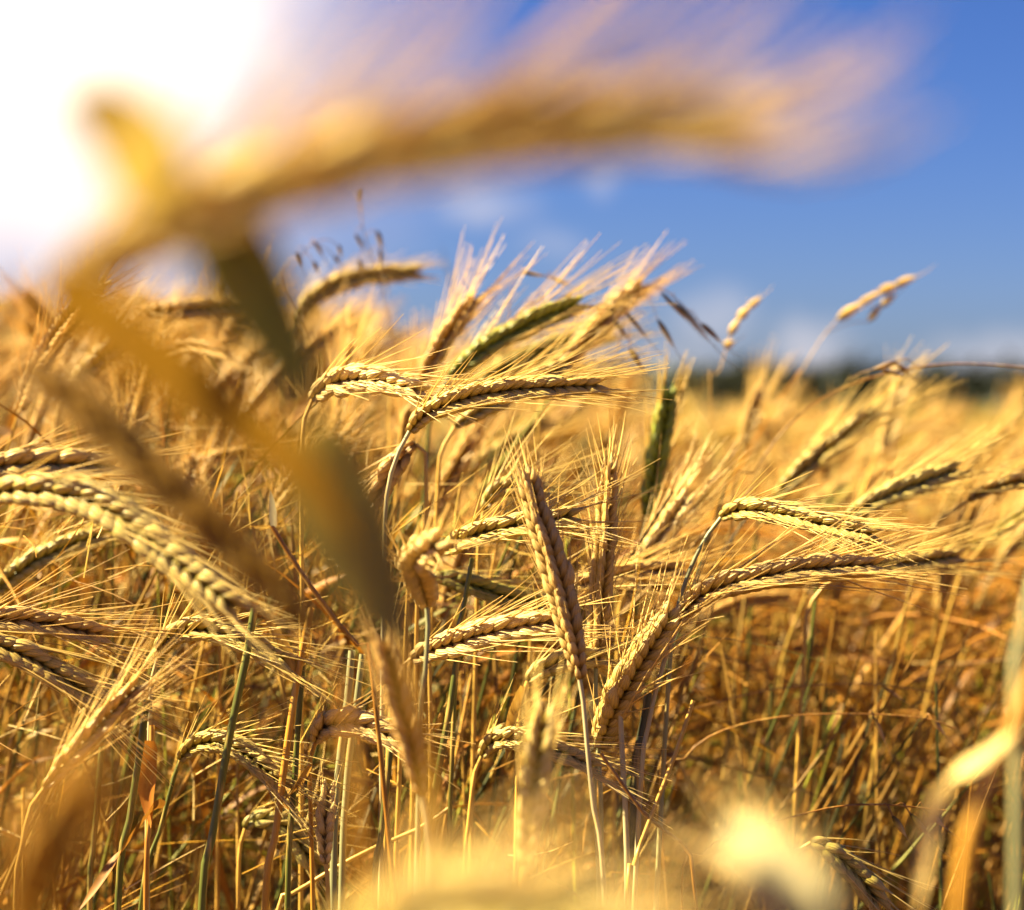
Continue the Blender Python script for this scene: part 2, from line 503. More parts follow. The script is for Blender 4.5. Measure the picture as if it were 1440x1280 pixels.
def stalk(label, ear, d, stem=(), dt=None, ds=None, color=GOLD, scolor=S_STRAW, awncolor=None, scale=1.0, roll=0.0, leaf=None, lod=0, awn_len=.05,
          awn_n=1.0, spread=14, fat=1.0, seed=None, lean=(0, 0), stem_r=1.0, awn_r=.00034, wind=(0, 0, 0), group=GROUP, lcolor=TAN, bend=None):
    """ear: picture points base..tip; d, dt: distance of base and tip; stem: points from the ear base down"""
    seed = len(bpy.data.objects) if seed is None else seed
    dt = d if dt is None else dt
    ds = d if ds is None else ds
    ne = len(ear)
    e3 = [P(x, y, d + (dt - d) * (i / (ne - 1))) for i, (x, y) in enumerate(ear)]
    s3 = [P(x, y, d + (ds - d) * ((i + 1) / len(stem))) for i, (x, y) in enumerate(stem)]
    if not s3:
        t = unit(e3[0] - e3[1])
        q = e3[0] + t * .02 + np.array([0, 0.004, -.012])
        q2 = q + unit(t + np.array([0, .05, -1.2])) * .05
        s3 = [q, q2]
    last = s3[-1]
    prev = s3[-2] if len(s3) > 1 else e3[0]
    dr = unit(last - prev); dr = dr / max(.35, abs(dr[2])) if dr[2] < -.2 else np.array([0, 0, -1.0])
    h = last[2]
    low = []
    for fz in (.66, .33, 0.0):
        z = h * fz
        low.append(np.array([last[0] + (dr[0] * .35 + lean[0]) * (h - z), last[1] + (.05 + lean[1]) * (h - z), z]))
    ctrl = low[::-1] + s3[::-1]
    full = catmull(ctrl + e3, 14)
    cut = len(ctrl) * 14
    root = low[-1]
    o = empty('barley_stalk', root, label, 'barley stalk', group)
    st = make_stem(full[:cut + 1], .0019 * stem_r, .0011 * stem_r, nodes=(.45, .72), n=70)
    st.build('stem', M_STEM, o, root, scolor)
    g, aw = make_ear(full[cut:], scale, CAM - e3[0], roll, lod, awn_len, awn_n, spread, fat, seed, awn_r, wind)
    eo = g.build('ear', M_GRAIN, o, root, color)
    if aw.n: aw.build('awns', M_AWN, eo, root, awncolor or mixc(color, CREAM, .65))
    if leaf:
        for (lp, ld, lw, tw, lc, sd) in leaf:
            ctrl3 = [P(x, y, dd) for (x, y), dd in zip(lp, ld)]
            lg = make_leaf(ctrl3, lw, unit(np.array(sd, float)), tw)
            lg.build('leaf', M_LEAF, o, root, lc)
    return o


# ------------------------------------------------------------------ the setting
def sheet(name, xs, ys, zf, mat):
    X, Y = np.meshgrid(xs, ys)
    Z = zf(X, Y)
    v = np.stack([X, Y, Z], -1)
    nx, ny = len(xs), len(ys)
    i = np.arange(ny - 1)[:, None] * nx + np.arange(nx - 1)[None]
    f = np.stack([i, i + 1, i + nx + 1, i + nx], -1).reshape(-1, 4)
    g = Geo(); g.add(v.reshape(-1, 3), f)
    o = g.build(name, mat)
    o['kind'] = 'structure'
    return o


axis = np.concatenate([-np.geomspace(2500, 6, 26), np.linspace(-5, 5, 81), np.geomspace(6, 2500, 26)])
ayis = np.concatenate([-np.geomspace(600, 2, 14), np.linspace(-1.5, 12, 109), np.geomspace(12.5, 4000, 40)])


def ground_z(x, y):
    near = np.exp(-((x / 8) ** 2 + (y / 12) ** 2))
    return (np.sin(x * 9.1 + 1) * np.cos(y * 7.3) * .012 + np.sin(x * 23) * np.sin(y * 19 + 2) * .006) * near


sheet('ground', axis, ayis, ground_z, soil_material())

hx = np.linspace(-1800, 1800, 120); hy = np.linspace(1900, 2900, 24)
sheet('distant_hill', hx, hy, lambda x, y: np.sin(np.clip((y - 1900) / 1000, 0, 1) * math.pi) * (36 + 10 * np.sin(x / 310 + 1) + 5 * np.sin(x / 97)) - 1.0,
      plain_material('hillside', (.09, .12, .12), (.13, .16, .15), .01))  # bluish distance haze is put into the hill's colour


# tree line: many leaf-sized faces on overlapping crowns, with trunks
def tree_line():
    g = Geo()
    rg = np.random.default_rng(5)
    xs = np.arange(-120, 150, 2.9)
    for x in xs:
        x = x + rg.normal(0, 1.2); y = 262 + rg.normal(0, 6); h = rg.uniform(5.4, 7.0)
        q = 760
        ph = rg.random(q) * 2 * math.pi; cz = rg.uniform(-1, 1, q); rr = rg.random(q) ** .4
        lump = 1 + .25 * np.sin(ph * 3 + x) + .2 * np.cos(cz * 5 + x)
        rad = np.sqrt(1 - cz ** 2) * rr * lump
        c = np.stack([x + rad * np.cos(ph) * h * .55, y + rad * np.sin(ph) * h * .5, h * .52 + cz * rr * h * .5 * lump], 1)
        a = unit(rg.normal(0, 1, (q, 3))); b = unit(np.cross(a, rg.normal(0, 1, (q, 3))))
        sz = rg.uniform(.25, .55, (q, 1))
        v = np.stack([c - a * sz, c + b * sz * .6, c + a * sz, c - b * sz * .6], 1)
        f = np.arange(q * 4).reshape(-1, 4)
        hue = np.array([.016, .024, .015]) * rg.uniform(.6, 1.5, (q, 1)) + np.array([.008, .003, 0]) * rg.random((q, 1))
        g.add(v.reshape(-1, 3), f, None, np.repeat(hue, 4, 0))
        tv, tf = tubes(np.array([[x, y, 0], [x + .1, y, h * .35], [x, y, h * .7]]), [.16, .12, .05], 6)
        g.add(tv, tf, None, (.05, .035, .02))
    o = g.build('treeline', M_TREE, smooth=False)
    o['label'] = 'dark green band of trees along the far edge of the fields'
    o['category'] = 'treeline'
    o['kind'] = 'stuff'


tree_line()


def bush(px, py, d, w, h, label, seed):
    rg = np.random.default_rng(seed)
    c0 = P(px, py, d); c0[2] = 0
    o = empty('bush', c0, label, 'bush', 'bushes beyond the crop')
    q = 1800
    ph = rg.random(q) * 2 * math.pi; cz = rg.uniform(-.9, 1, q); rr = rg.random(q) ** .4
    lump = 1 + .3 * np.sin(ph * 4 + seed) + .2 * np.cos(cz * 6 + ph * 2)
    rad = np.sqrt(np.maximum(0, 1 - cz ** 2)) * rr * lump
    c = np.stack([rad * np.cos(ph) * w, rad * np.sin(ph) * w * .7, h * .52 + cz * rr * h * .5 * lump], 1)
    a = unit(rg.normal(0, 1, (q, 3))); b = unit(np.cross(a, rg.normal(0, 1, (q, 3))))
    sz = rg.uniform(.05, .12, (q, 1)) * h * .5
    v = np.stack([c - a * sz, c + b * sz * .6, c + a * sz, c - b * sz * .6], 1)
    g = Geo()
    hue = np.array([.05, .065, .018]) * rg.uniform(.5, 1.6, (q, 1))
    g.add(v.reshape(-1, 3), np.arange(q * 4).reshape(-1, 4), None, np.repeat(hue, 4, 0))
    g.build('foliage', M_TREE, o, smooth=False)
    g = Geo()
    for k in range(5):
        p = np.array([[0, 0, -.02], [rg.normal(0, w * .2), rg.normal(0, w * .1), h * .35], [rg.normal(0, w * .45), rg.normal(0, w * .3), h * .75]])
        tv, tf = tubes(catmull(p, 5), np.linspace(.04, .012, 11) * h, 5)
        g.add(tv, tf, None, (.06, .04, .02))
    g.build('branches', M_TREE, o)


bush(1065, 600, 46, 1.7, .95, 'wide dark bush behind the crop left of the pale upright ear', 3)
bush(1190, 600, 55, 1.3, .85, 'small dark bush behind the crop under the treeline', 4)
bush(1335, 600, 60, 1.9, 1.0, 'broad dark bush in the field near the right edge', 6)


# ------------------------------------------------------------------ how high the crop stands
def top_py(px):
    return np.interp(px, [-200, 0, 300, 430, 600, 760, 860, 1000, 1150, 1440, 1700], [400, 410, 425, 450, 490, 520, 560, 580, 592, 606, 606])


def crop_top(x, d):
    px = 720 + x * K / d
    z = .85 + (568 - top_py(px)) / K * np.minimum(d, 5.0)
    far = np.clip((d - 3) / 5, 0, 1)
    return z * (1 - far) + np.where(px > 880, .70, .80) * far


# ------------------------------------------------------------------ reusable stalks for the blurred crop behind
def variant(kind, seed):
    """local stalk, root at origin, 1 m tall; kind 0 upright, 1 leaning, 2 nodding"""
    rg = np.random.default_rng(seed)
    bend = (rg.uniform(.05, .3), rg.uniform(.4, .75), rg.uniform(.9, 1.3))[kind]
    top = 1.0
    H = top - (.10 * math.cos(bend))
    b = np.array([.06 + bend * .03, 0, H])
    q = rg.uniform(.75, 1.2)
    e1 = b + .05 * q * np.array([math.sin(bend), 0, math.cos(bend)])
    e2 = e1 + .055 * q * np.array([math.sin(bend * 1.35), .1 * rg.normal(), math.cos(bend * 1.35)])
    ctrl = [np.array([0, 0, 0.]), np.array([.005, 0, .35]), np.array([.02, .005, .7]), b - .05 * np.array([math.sin(bend * .6), 0, math.cos(bend * .6)])]
    full = catmull(ctrl + [b, e1, e2], 12)
    cut = len(ctrl) * 12
    st = make_stem(full[:cut + 1], .0018, .0011, (.4, .72), 5, 26)
    view = np.array([rg.normal(0, .3), -1, .1])
    g, aw = make_ear(full[cut:], rg.uniform(.9, 1.05), view, rg.uniform(-20, 20), 1, rg.uniform(.05, .075), 1.0, rg.uniform(12, 20), rg.uniform(.85, 1), seed, .00032, (.05, 0, .03))
    lz = rg.uniform(.5, .75)
    s = rg.choice([-1, 1])
    lf = make_leaf([np.array([.015, 0, lz]), np.array([.015 + s * .04, .01, lz + .06]), np.array([.015 + s * .10, .02, lz + .05]), np.array([.015 + s * .15, .03, lz - .03])],
                   rg.uniform(.003, .005), np.array([.1, 1, .2]), rg.uniform(-2, 2), 12)
    return st, g, aw, lf


VAR = [variant(k % 3, 100 + k) for k in range(21)]
VMESH = [(a.mesh('stem', M_STEM), b.mesh('ear', M_GRAIN), c.mesh('awns', M_AWN), e.mesh('leaf', M_LEAF)) for a, b, c, e in VAR]


def put_variant(i, loc, rz, sc, color, scolor, lcolor, label, group, tilt=0.0):
    o = empty('barley_stalk', loc, label, 'barley stalk', group)
    o.rotation_euler = (0, tilt, rz); o.scale = (1, 1, sc) if False else (sc, sc, sc)
    ms = VMESH[i]
    par = {}
    for nm, me, c, p in (('stem', ms[0], scolor, None), ('ear', ms[1], color, None), ('awns', ms[2], mixc(color, CREAM, .5), 'ear'), ('leaf', ms[3], lcolor, None)):
        ob = bpy.data.objects.new(nm, me)
        COL.objects.link(ob)
        ob.parent = par.get(p, o); ob.color = (*c, ripeness(c))
        par[nm] = ob
    return o


def crop_individuals(n=232):
    rg = np.random.default_rng(21)
    k = 0
    placed = []
    tries = 0
    while k < n and tries < 20000:
        tries += 1
        d = rg.uniform(1.15, 2.9)
        px = rg.uniform(-60, 1500)
        if rg.random() < .22: px, d = rg.uniform(900, 1470), rg.uniform(1.35, 2.5)
        elif px > 820 and d < 1.7 and rg.random() < .7: continue
        x = (px - 720) / K * d
        if any((x - a) ** 2 + (d - b) ** 2 < .035 ** 2 for a, b in placed): continue
        placed.append((x, d))
        ztop = crop_top(x, d) - abs(rg.normal(0, .07)) + rg.normal(0, .012)
        if px > 980: ztop += .01
        rz = rg.normal(0, .75) if rg.random() < .85 else rg.uniform(0, 6.28)
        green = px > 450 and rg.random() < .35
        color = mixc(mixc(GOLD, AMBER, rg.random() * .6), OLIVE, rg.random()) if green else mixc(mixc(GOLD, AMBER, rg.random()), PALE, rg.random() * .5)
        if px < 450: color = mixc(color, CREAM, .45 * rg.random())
        lab = 'out of focus green-gold barley stalk among the blurred crop behind' if green else 'out of focus golden barley stalk among the blurred crop behind'
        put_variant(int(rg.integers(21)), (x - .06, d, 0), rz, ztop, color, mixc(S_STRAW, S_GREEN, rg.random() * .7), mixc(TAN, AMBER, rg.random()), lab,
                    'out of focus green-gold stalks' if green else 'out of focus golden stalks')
        k += 1


# ------------------------------------------------------------------ crop mass (beyond the individually built stalks)
def rot_z(v, a):
    c, s = math.cos(a), math.sin(a)
    return np.stack([v[:, 0] * c - v[:, 1] * s, v[:, 0] * s + v[:, 1] * c, v[:, 2]], 1)


def crop_mass():
    rg = np.random.default_rng(33)
    g = Geo()
    lowvar = []
    for i in range(8):
        r2 = np.random.default_rng(300 + i)
        bend = r2.uniform(.2, 1.4)
        H = 1 - .1 * math.cos(bend)
        b = np.array([.07, 0, H])
        e2 = b + .10 * np.array([math.sin(bend * 1.1), 0, math.cos(bend * 1.1)])
        full = catmull([np.array([0, 0, .3]), np.array([.02, 0, .7]), b, e2], 8)
        eg, ea = make_ear(full[16:], 1.1, (0, -1, .1), 10, 2, .07, .6, 16, .95, i, .00045)
        sv, sf = tubes(resample(full[:17], 8)[0], .0015, 3)
        lowvar.append((eg.arrays(), ea.arrays(), (sv, sf)))
    # 2 m to 7 m: stalks with husks
    for k in range(1200):
        d = 1.9 + 5.5 * rg.random() ** 1.3
        px = rg.uniform(-420, 1840)
        if px > 1000 and d < 2.6: continue
        x = (px - 720) / K * d
        z = crop_top(x, d) - abs(rg.normal(0, .08))
        a = rg.normal(0, .8)
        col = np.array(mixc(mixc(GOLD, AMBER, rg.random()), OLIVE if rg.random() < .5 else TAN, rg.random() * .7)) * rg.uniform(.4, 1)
        (ev, ef, et, _), (av, af, at, _), (sv, sf) = lowvar[int(rg.integers(8))]
        sh = np.array([x, d, 0])
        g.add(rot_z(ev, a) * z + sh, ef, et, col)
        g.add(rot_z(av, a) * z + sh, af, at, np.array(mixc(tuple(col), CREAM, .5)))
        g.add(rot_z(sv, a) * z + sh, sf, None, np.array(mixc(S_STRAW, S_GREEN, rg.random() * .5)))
    # 6 m to 75 m: ears as tapered spindles on thin stems, ever coarser
    n = 11500
    d = 6 * (12.5) ** (rg.random(n) ** .8)
    px = rg.uniform(-400, 1840, n)
    px = np.where((px > 860) & (rg.random(n) < .68), rg.uniform(-150, 860, n), px)
    x = (px - 720) / K * d
    z = np.where(px > 860, .70, .75) + rg.normal(0, .05, n)
    grow = np.clip(d / 9, 1, 5)
    bend = rg.uniform(.1, 1.5, n); az = rg.normal(0, .9, n)
    D = np.stack([np.sin(bend) * np.cos(az), np.sin(bend) * np.sin(az), np.cos(bend)], 1)
    base = np.stack([x, d, z - .08], 1)
    t = np.linspace(0, 1, 5)
    path = base[:, None] + D[:, None] * (.11 * t[None, :, None])
    rad = np.array([.003, .0065, .007, .005, .0008])[None] * (grow ** .7)[:, None]
    v, f = tubes(path, rad, 5)
    mixv = rg.random((n, 1))
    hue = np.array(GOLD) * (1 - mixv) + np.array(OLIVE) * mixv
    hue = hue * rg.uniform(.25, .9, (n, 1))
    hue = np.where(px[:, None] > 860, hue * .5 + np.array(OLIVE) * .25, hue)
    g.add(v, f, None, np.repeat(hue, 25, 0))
    tip = base + D * .1
    pa = np.stack([tip, tip + D * .04 + rg.normal(0, .008, (n, 3)), tip + D * .07 + rg.normal(0, .014, (n, 3))], 1)
    v, f = tubes(pa, np.array([.0022, .002, .0006])[None] * grow[:, None], 3)
    g.add(v, f, None, np.array(TAN))
    pa = np.stack([base + np.array([0, 0, -.55]), base + np.array([-.02, 0, -.25]), base], 1)
    v, f = tubes(pa, np.array([.002, .0018, .0013])[None] * grow[:, None], 3)
    g.add(v, f, None, np.array(S_STRAW))
    o = g.build('barley_crop', M_CROP)
    o['kind'] = 'stuff'
    o['label'] = 'dense golden barley crop filling the field towards the horizon'
    o['category'] = 'barley'


# ------------------------------------------------------------------ loose straw, dry leaves and thin grass between the stalks
PAL = np.array([GOLD, AMBER, TAN, BROWN, S_STRAW, AMBER, PALE, OLIVE, (.50, .22, .03), (.42, .20, .04), (.5, .27, .05)])


def straw():
    rg = np.random.default_rng(77)
    g = Geo()
    # dry leaf blades
    n = 14000
    d = 1.12 + 3.0 * rg.random(n) ** 1.2
    px = rg.uniform(-300, 1740, n)
    d = d + np.where(px > 900, .2, 0)
    x = (px - 720) / K * d
    top = crop_top(x, d) - .11 - .03 * (px > 850)
    z = top - np.abs(rg.normal(0, .30, n)) * .9 - .02
    z = np.where(z < .03, rg.uniform(.03, .5, n), z)
    near = d < 1.3
    z = np.where(near, np.minimum(z, .76), z)
    L = rg.uniform(.03, .16, n) * np.where(rg.random(n) < .2, 1.6, 1)
    el = rg.normal(.75, .55, n); az = rg.normal(.0, .9, n) + np.where(rg.random(n) < .3, math.pi, 0)
    D = np.stack([np.cos(el) * np.cos(az), np.cos(el) * np.sin(az), np.sin(el)], 1)
    curl = rg.normal(0, .3, (n, 3)); curl[:, 2] -= .45
    t = np.linspace(0, 1, 6)[None, :, None]
    p0 = np.stack([x, d, z], 1)
    path = p0[:, None] + L[:, None, None] * (D[:, None] * t + curl[:, None] * t ** 2 * .6)
    w = (rg.uniform(.0010, .0040, n) * np.where(d < 1.5, .6, 1))[:, None] * np.array([.6, 1, 1, .8, .5, .05])[None]
    side = unit(rg.normal(0, 1, (n, 1, 3)) + np.zeros((n, 6, 3)))
    tw = rg.normal(0, 1.0, n)[:, None, None] * t
    other = unit(rg.normal(0, 1, (n, 1, 3)))
    side = unit(side * np.cos(tw) + other * np.sin(tw))
    v, f = ribbons(path, w, side, .4)
    hue = PAL[rg.integers(0, len(PAL), n)] * rg.uniform(.28, .85, (n, 1)) * np.array([1.0, .92, .8])
    tone = np.repeat(np.stack([np.zeros(n), rg.random(n), np.zeros(n)], 1), 18, 0)
    g.add(v, f, tone, np.repeat(hue, 18, 0))
    # standing straws
    n = 3600
    d = 1.08 + 3.2 * rg.random(n) ** 1.15
    px = rg.uniform(-300, 1740, n)
    x = (px - 720) / K * d
    top = crop_top(x, d) - .06 - np.abs(rg.normal(0, .12, n)) - .06 * (px > 850)
    top = np.where(d < 1.15, np.minimum(top, .80), top)
    lean = rg.normal(.10, .16, n); lean2 = rg.normal(0, .1, n)
    t = np.linspace(0, 1, 6)[None, :]
    path = np.stack([x[:, None] - lean[:, None] * .5 + lean[:, None] * t ** 1.5, d[:, None] + lean2[:, None] * (t - 1), top[:, None] * t], 2)
    v, f = tubes(path, rg.uniform(.0007, .0017, n)[:, None] * np.array([1.1, 1, 1, .95, .9, .5])[None], 4)
    hue = np.array([S_STRAW, S_AMBER, S_GREEN, TAN, OLIVE, S_GREY])[rg.choice(6, n, p=[.2, .25, .25, .15, .1, .05])] * rg.uniform(.4, .9, (n, 1))
    g.add(v, f, np.repeat(np.stack([np.zeros(n), rg.random(n), np.zeros(n)], 1), 24, 0), np.repeat(hue, 24, 0))
    # stray awns and hair-thin grass
    n = 4400
    d = 1.0 + 2.2 * rg.random(n) ** 1.4
    px = rg.uniform(-300, 1740, n)
    d = d + np.where(px > 900, .3, 0)
    x = (px - 720) / K * d
    top = crop_top(x, d) - .02
    z = top - np.abs(rg.normal(0, .18, n))
    z = np.where(d < 1.1, np.minimum(z, .83), z)
    el = rg.normal(.45, .5, n); az = rg.normal(0, .8, n)
    z = np.where(d < 1.3, z - .05, z)
    D = np.stack([np.cos(el) * np.cos(az), np.cos(el) * np.sin(az), np.sin(el)], 1)
    L = rg.uniform(.03, .07, n)
    t = np.linspace(0, 1, 4)[None, :, None]
    path = np.stack([x, d, z], 1)[:, None] + L[:, None, None] * (D[:, None] * t + rg.normal(0, .12, (n, 1, 3)) * t ** 2)
    v, f = tubes(path, np.array([.0004, .00034, .00025, .0001])[None], 3)
    hue = np.array([CREAM, PALE, GOLD, S_AMBER])[rg.integers(0, 4, n)] * rg.uniform(.7, 1.1, (n, 1))
    g.add(v, f, np.repeat(np.stack([np.zeros(n), rg.random(n), np.zeros(n)], 1), 12, 0), np.repeat(hue, 12, 0))
    # the grassy right side: long thin arching stems
    n = 900
    d = rg.uniform(1.3, 2.6, n); px = rg.uniform(860, 1520, n)
    x = (px - 720) / K * d
    z = crop_top(x, d) - .08 - np.abs(rg.normal(0, .16, n))
    L = rg.uniform(.12, .4, n); el = rg.uniform(-.3, 1.1, n); az = np.where(rg.random(n) < .5, 0, math.pi) + rg.normal(0, .5, n)
    D = np.stack([np.cos(el) * np.cos(az), np.cos(el) * np.sin(az), np.sin(el)], 1)
    t = np.linspace(0, 1, 8)[None, :, None]
    path = np.stack([x, d, z], 1)[:, None] + L[:, None, None] * (D[:, None] * (t - .5) + np.array([0, 0, -.6]) * (t - .3) ** 2 + rg.normal(0, .1, (n, 1, 3)) * t ** 2)
    v, f = tubes(path, np.linspace(.0010, .0003, 8)[None], 4)
    hue = np.array([BROWN, (.42, .18, .02), (.50, .25, .03), AMBER])[rg.integers(0, 4, n)] * rg.uniform(.7, 1.1, (n, 1))
    g.add(v, f, np.repeat(np.stack([np.zeros(n), rg.random(n), np.zeros(n)], 1), 32, 0), np.repeat(hue, 32, 0))
    o = g.build('straw', M_STRAW)
    o['kind'] = 'stuff'
    o['label'] = 'tangle of dry golden leaves, broken straw and thin grass between the stalks'
    o['category'] = 'straw'


crop_mass()
straw()
crop_individuals()

# ------------------------------------------------------------------ the stalks in and near focus, one by one
def lf(pts, d, w=.004, tw=.6, c=TAN, side=(.6, .3, .7)):
    dd = [d] * len(pts) if not isinstance(d, (list, tuple)) else d
    return (pts, dd, w, tw, c, side)


# --- in focus
stalk('pale gold bearded ear in focus, curving right below the green-gold skyline ears',
      [(577, 605), (598, 583), (640, 563), (720, 547), (838, 541)], .97, dt=.93, stem=[(562, 632), (545, 690), (540, 800)], color=mixc(PALE, OLIVE, .25), scolor=S_GREY, roll=8, awn_len=.05, spread=10, seed=1)
stalk('cream two-rowed ear lying level with plump husks, right of the blurred green leaf tip', [(440, 560), (470, 538), (520, 534), (585, 548)], 1.02, dt=.97, stem=
      [(428, 590), (425, 680)], color=CREAM, scale=1.12, fat=1.1, roll=0, awn_len=.05, seed=2)
stalk('rounded drooping orange ear pointing down and left below the pale ear at the skyline', [(585, 625), (560, 650), (528, 700)], 1.03, [(597, 640), (600, 720)], color=mixc(AMBER, PALE, .3), seed=3, awn_len=.045)
stalk('short crisp green and cream ear nodding right on an arched blue-green stem', [(1015, 727), (1045, 716), (1100, 722), (1160, 737), (1222, 750)], .985, dt=.93, stem=
      [(1000, 745), (975, 790), (955, 850), (940, 960)], color=mixc(OLIVE, PALE, .55), scolor=S_BLUE, scale=.98, roll=4, awn_len=.042, spread=13, seed=4)
stalk('long grey-gold ear reaching right with fine upright whiskers, its stem kinked grey below', [(957, 874), (975, 848), (1010, 828), (1100, 806), (1228, 794)], .95, dt=.915, stem=
      [(945, 900), (928, 950), (914, 1010), (900, 1120)], color=mixc(PALE, TAN, .35), scolor=S_GREY, scale=1.05, roll=-6, awn_len=.06, spread=17, seed=5)
stalk('yellow-green ear seen just beyond the tip of the long grey-gold ear', [(1180, 810), (1240, 795), (1290, 790), (1345, 782)], 1.12, [(1140, 850), (1130, 930)], color=mixc(OLIVE, GOLD, .5), seed=6, awn_len=.07)
stalk('stout ear rising right, bright on its left edge, with upward bristles', [(842, 1050), (856, 1010), (885, 955), (940, 868)], .975, dt=.93, stem=
      [(838, 1085), (836, 1130), (842, 1250)], color=mixc(TAN, OLIVE, .35), scolor=S_BLUE, scale=1.15, fat=1.1, roll=20, awn_len=.055, spread=24, awncolor=CREAM, seed=7)
stalk('tall upright ear leaning left, pale on one side and grey-brown on the other', [(815, 955), (805, 900), (780, 800), (755, 720), (741, 668)], .905,
      [(820, 985), (826, 1050), (834, 1130), (850, 1260)], color=mixc(TAN, PALE, .4), scolor=S_GREY, scale=.95, roll=30, awn_len=.03, spread=9, seed=8)
stalk('slender upright ear with spreading pink-tan whiskers on top, right of the tall left-leaning ear', [(838, 940), (842, 860), (850, 760), (857, 655)], .99,
      [(838, 980), (842, 1060), (846, 1200)], color=mixc(PALE, AMBER, .25), scolor=S_BLUE, scale=.85, fat=.8, roll=38, awn_len=.035, spread=16, seed=9)
stalk('gold and cream ear with combed parallel whiskers above it, tucked behind the tall left-leaning ear', [(625, 775), (655, 757), (710, 742), (800, 727)], .985, dt=.945, stem=
      [(600, 782), (580, 800), (572, 860)], color=mixc(PALE, OLIVE, .4), scale=1.05, roll=-4, awn_len=.06, spread=20, seed=10)
stalk('clean cream-tan ear pointing right with fat husks, below the blurred grey-green blade', [(580, 925), (625, 908), (690, 888), (775, 873)], .975, dt=.93, stem=
      [(560, 940), (552, 990), (545, 1080)], color=mixc(CREAM, TAN, .35), scale=1.12, fat=1.05, roll=6, awn_len=.055, spread=15, seed=11)
stalk('pale fuzzy ear seen end-on, facing the viewer beside the tip of the blurred grey-green blade', [(600, 850), (590, 815), (585, 790), (610, 765)], .88,
      [(602, 880), (598, 950), (590, 1060)], dt=.80, color=CREAM, scale=1.15, seed=12, scolor=S_BLUE, awn_len=.03, spread=25)
stalk('dull green ear slanting down to the right under the ear with combed whiskers', [(608, 812), (660, 822), (710, 838), (755, 848)], 1.04, [(590, 830), (585, 900)], color=OLIVE, seed=13, awn_len=.055)
stalk('small green and white ear peeping out behind the stem of the tall left-leaning ear', [(742, 958), (765, 942), (800, 928), (840, 925)], .99, [(733, 985), (728, 1080)], color=mixc(OLIVE, CREAM, .5), seed=14,
      scolor=S_STRAW, leaf=[lf([(735, 965), (720, 1010), (712, 1070)], .98, .003)])
stalk('low arched ear with wide-set white husks curving right above the blurred cream whiskers', [(678, 1062), (695, 1042), (735, 1042), (790, 1058), (832, 1076)], 1.0, dt=.96, stem=
      [(668, 1085), (660, 1150), (652, 1260)], color=mixc(OLIVE, CREAM, .55), scolor=S_STRAW, scale=.95, seed=15, awn_len=.06, spread=8)
stalk('pink-tan ear bent right at a sharp elbow with plump husks, near the blue-green stems', [(444, 1042), (458, 1022), (500, 1018), (560, 1040)], .95, dt=.92, stem=
      [(437, 1062), (436, 1110), (440, 1270)], color=mixc(CREAM, TAN, .5), scolor=S_AMBER, scale=1.05, seed=16, awn_len=.04, leaf=[lf([(437, 1075), (415, 1110), (385, 1140)], .93, .003)])
stalk('tiny cream ear standing straight with short stubby husks and few whiskers, low left of centre', [(458, 1215), (457, 1180), (459, 1145), (462, 1110)], .94, [(460, 1235), (462, 1290)],
      color=CREAM, scale=.8, fat=.9, seed=17, awn_len=.02, awn_n=.4)
stalk('green-gold ear arching right over the dark green stem, frayed white at its neck', [(222, 925), (240, 898), (275, 886), (330, 897), (405, 930)], .96, dt=.93, stem=
      [(214, 955), (211, 1000), (209, 1080), (207, 1200)], color=mixc(GOLD, OLIVE, .6), scolor=S_GREY, scale=1.0, seed=18, awn_len=.06, spread=13,
      leaf=[lf([(209, 1042), (205, 1080), (206, 1120), (212, 1165)], .945, .0055, 1.2, (.45, .17, .02))])
stalk('lower green-gold ear arching right below its larger twin, on a blue-grey stem', [(254, 1068), (275, 1048), (310, 1045), (350, 1065), (398, 1105)], .965, dt=.935, stem=
      [(245, 1092), (235, 1130), (222, 1180), (197, 1285)], color=mixc(GOLD, OLIVE, .7), scolor=S_GREEN, scale=.95, seed=19, awn_len=.05,
      leaf=[lf([(231, 1132), (215, 1135), (170, 1195), (105, 1290)], [.95, .945, .93, .92], .0035, 1.4, BROWN)])
stalk('upper of two brown-gold ears entering at the left edge with long level whiskers', [(-60, 890), (0, 872), (60, 876), (140, 892)], .93, [(-110, 930), (-130, 1030)], color=mixc(GOLD, TAN, .5), seed=20, awn_len=.065, spread=13, scale=1.05)
stalk('lower of two brown-gold ears entering at the left edge, slanting down to the right', [(-70, 890), (-10, 905), (60, 935), (145, 988)], .92, [(-110, 915), (-135, 1010)], color=mixc(GOLD, OLIVE, .45), seed=21, awn_len=.06, scale=1.1)
stalk('very large arching two-rowed green and cream ear at the left, drooping down to the right', [(-30, 697), (40, 690), (120, 702), (190, 742), (260, 800), (325, 850)], .84, dt=.79, stem=
      [(-60, 720), (-90, 790), (-100, 900)], color=mixc(OLIVE, PALE, .55), scale=1.25, fat=1.1, seed=22, awn_len=.05, spread=10, roll=2, group='large ears near the left edge')
stalk('level pinkish ear with dark underside above the very large arching ear at the left edge', [(-50, 668), (10, 655), (80, 652), (155, 655)], .87, [(-100, 700), (-120, 800)], color=mixc(PALE, TAN, .3), seed=23, awn_len=.05, scale=1.15)
stalk('blurred grey-green ear pointing up right below the very large arching ear', [(-10, 835), (40, 795), (90, 770), (135, 755)], 1.08, [(-30, 860), (-45, 950)], color=mixc(OLIVE, PALE, .2), seed=24, awn_len=.04, scale=1.1)
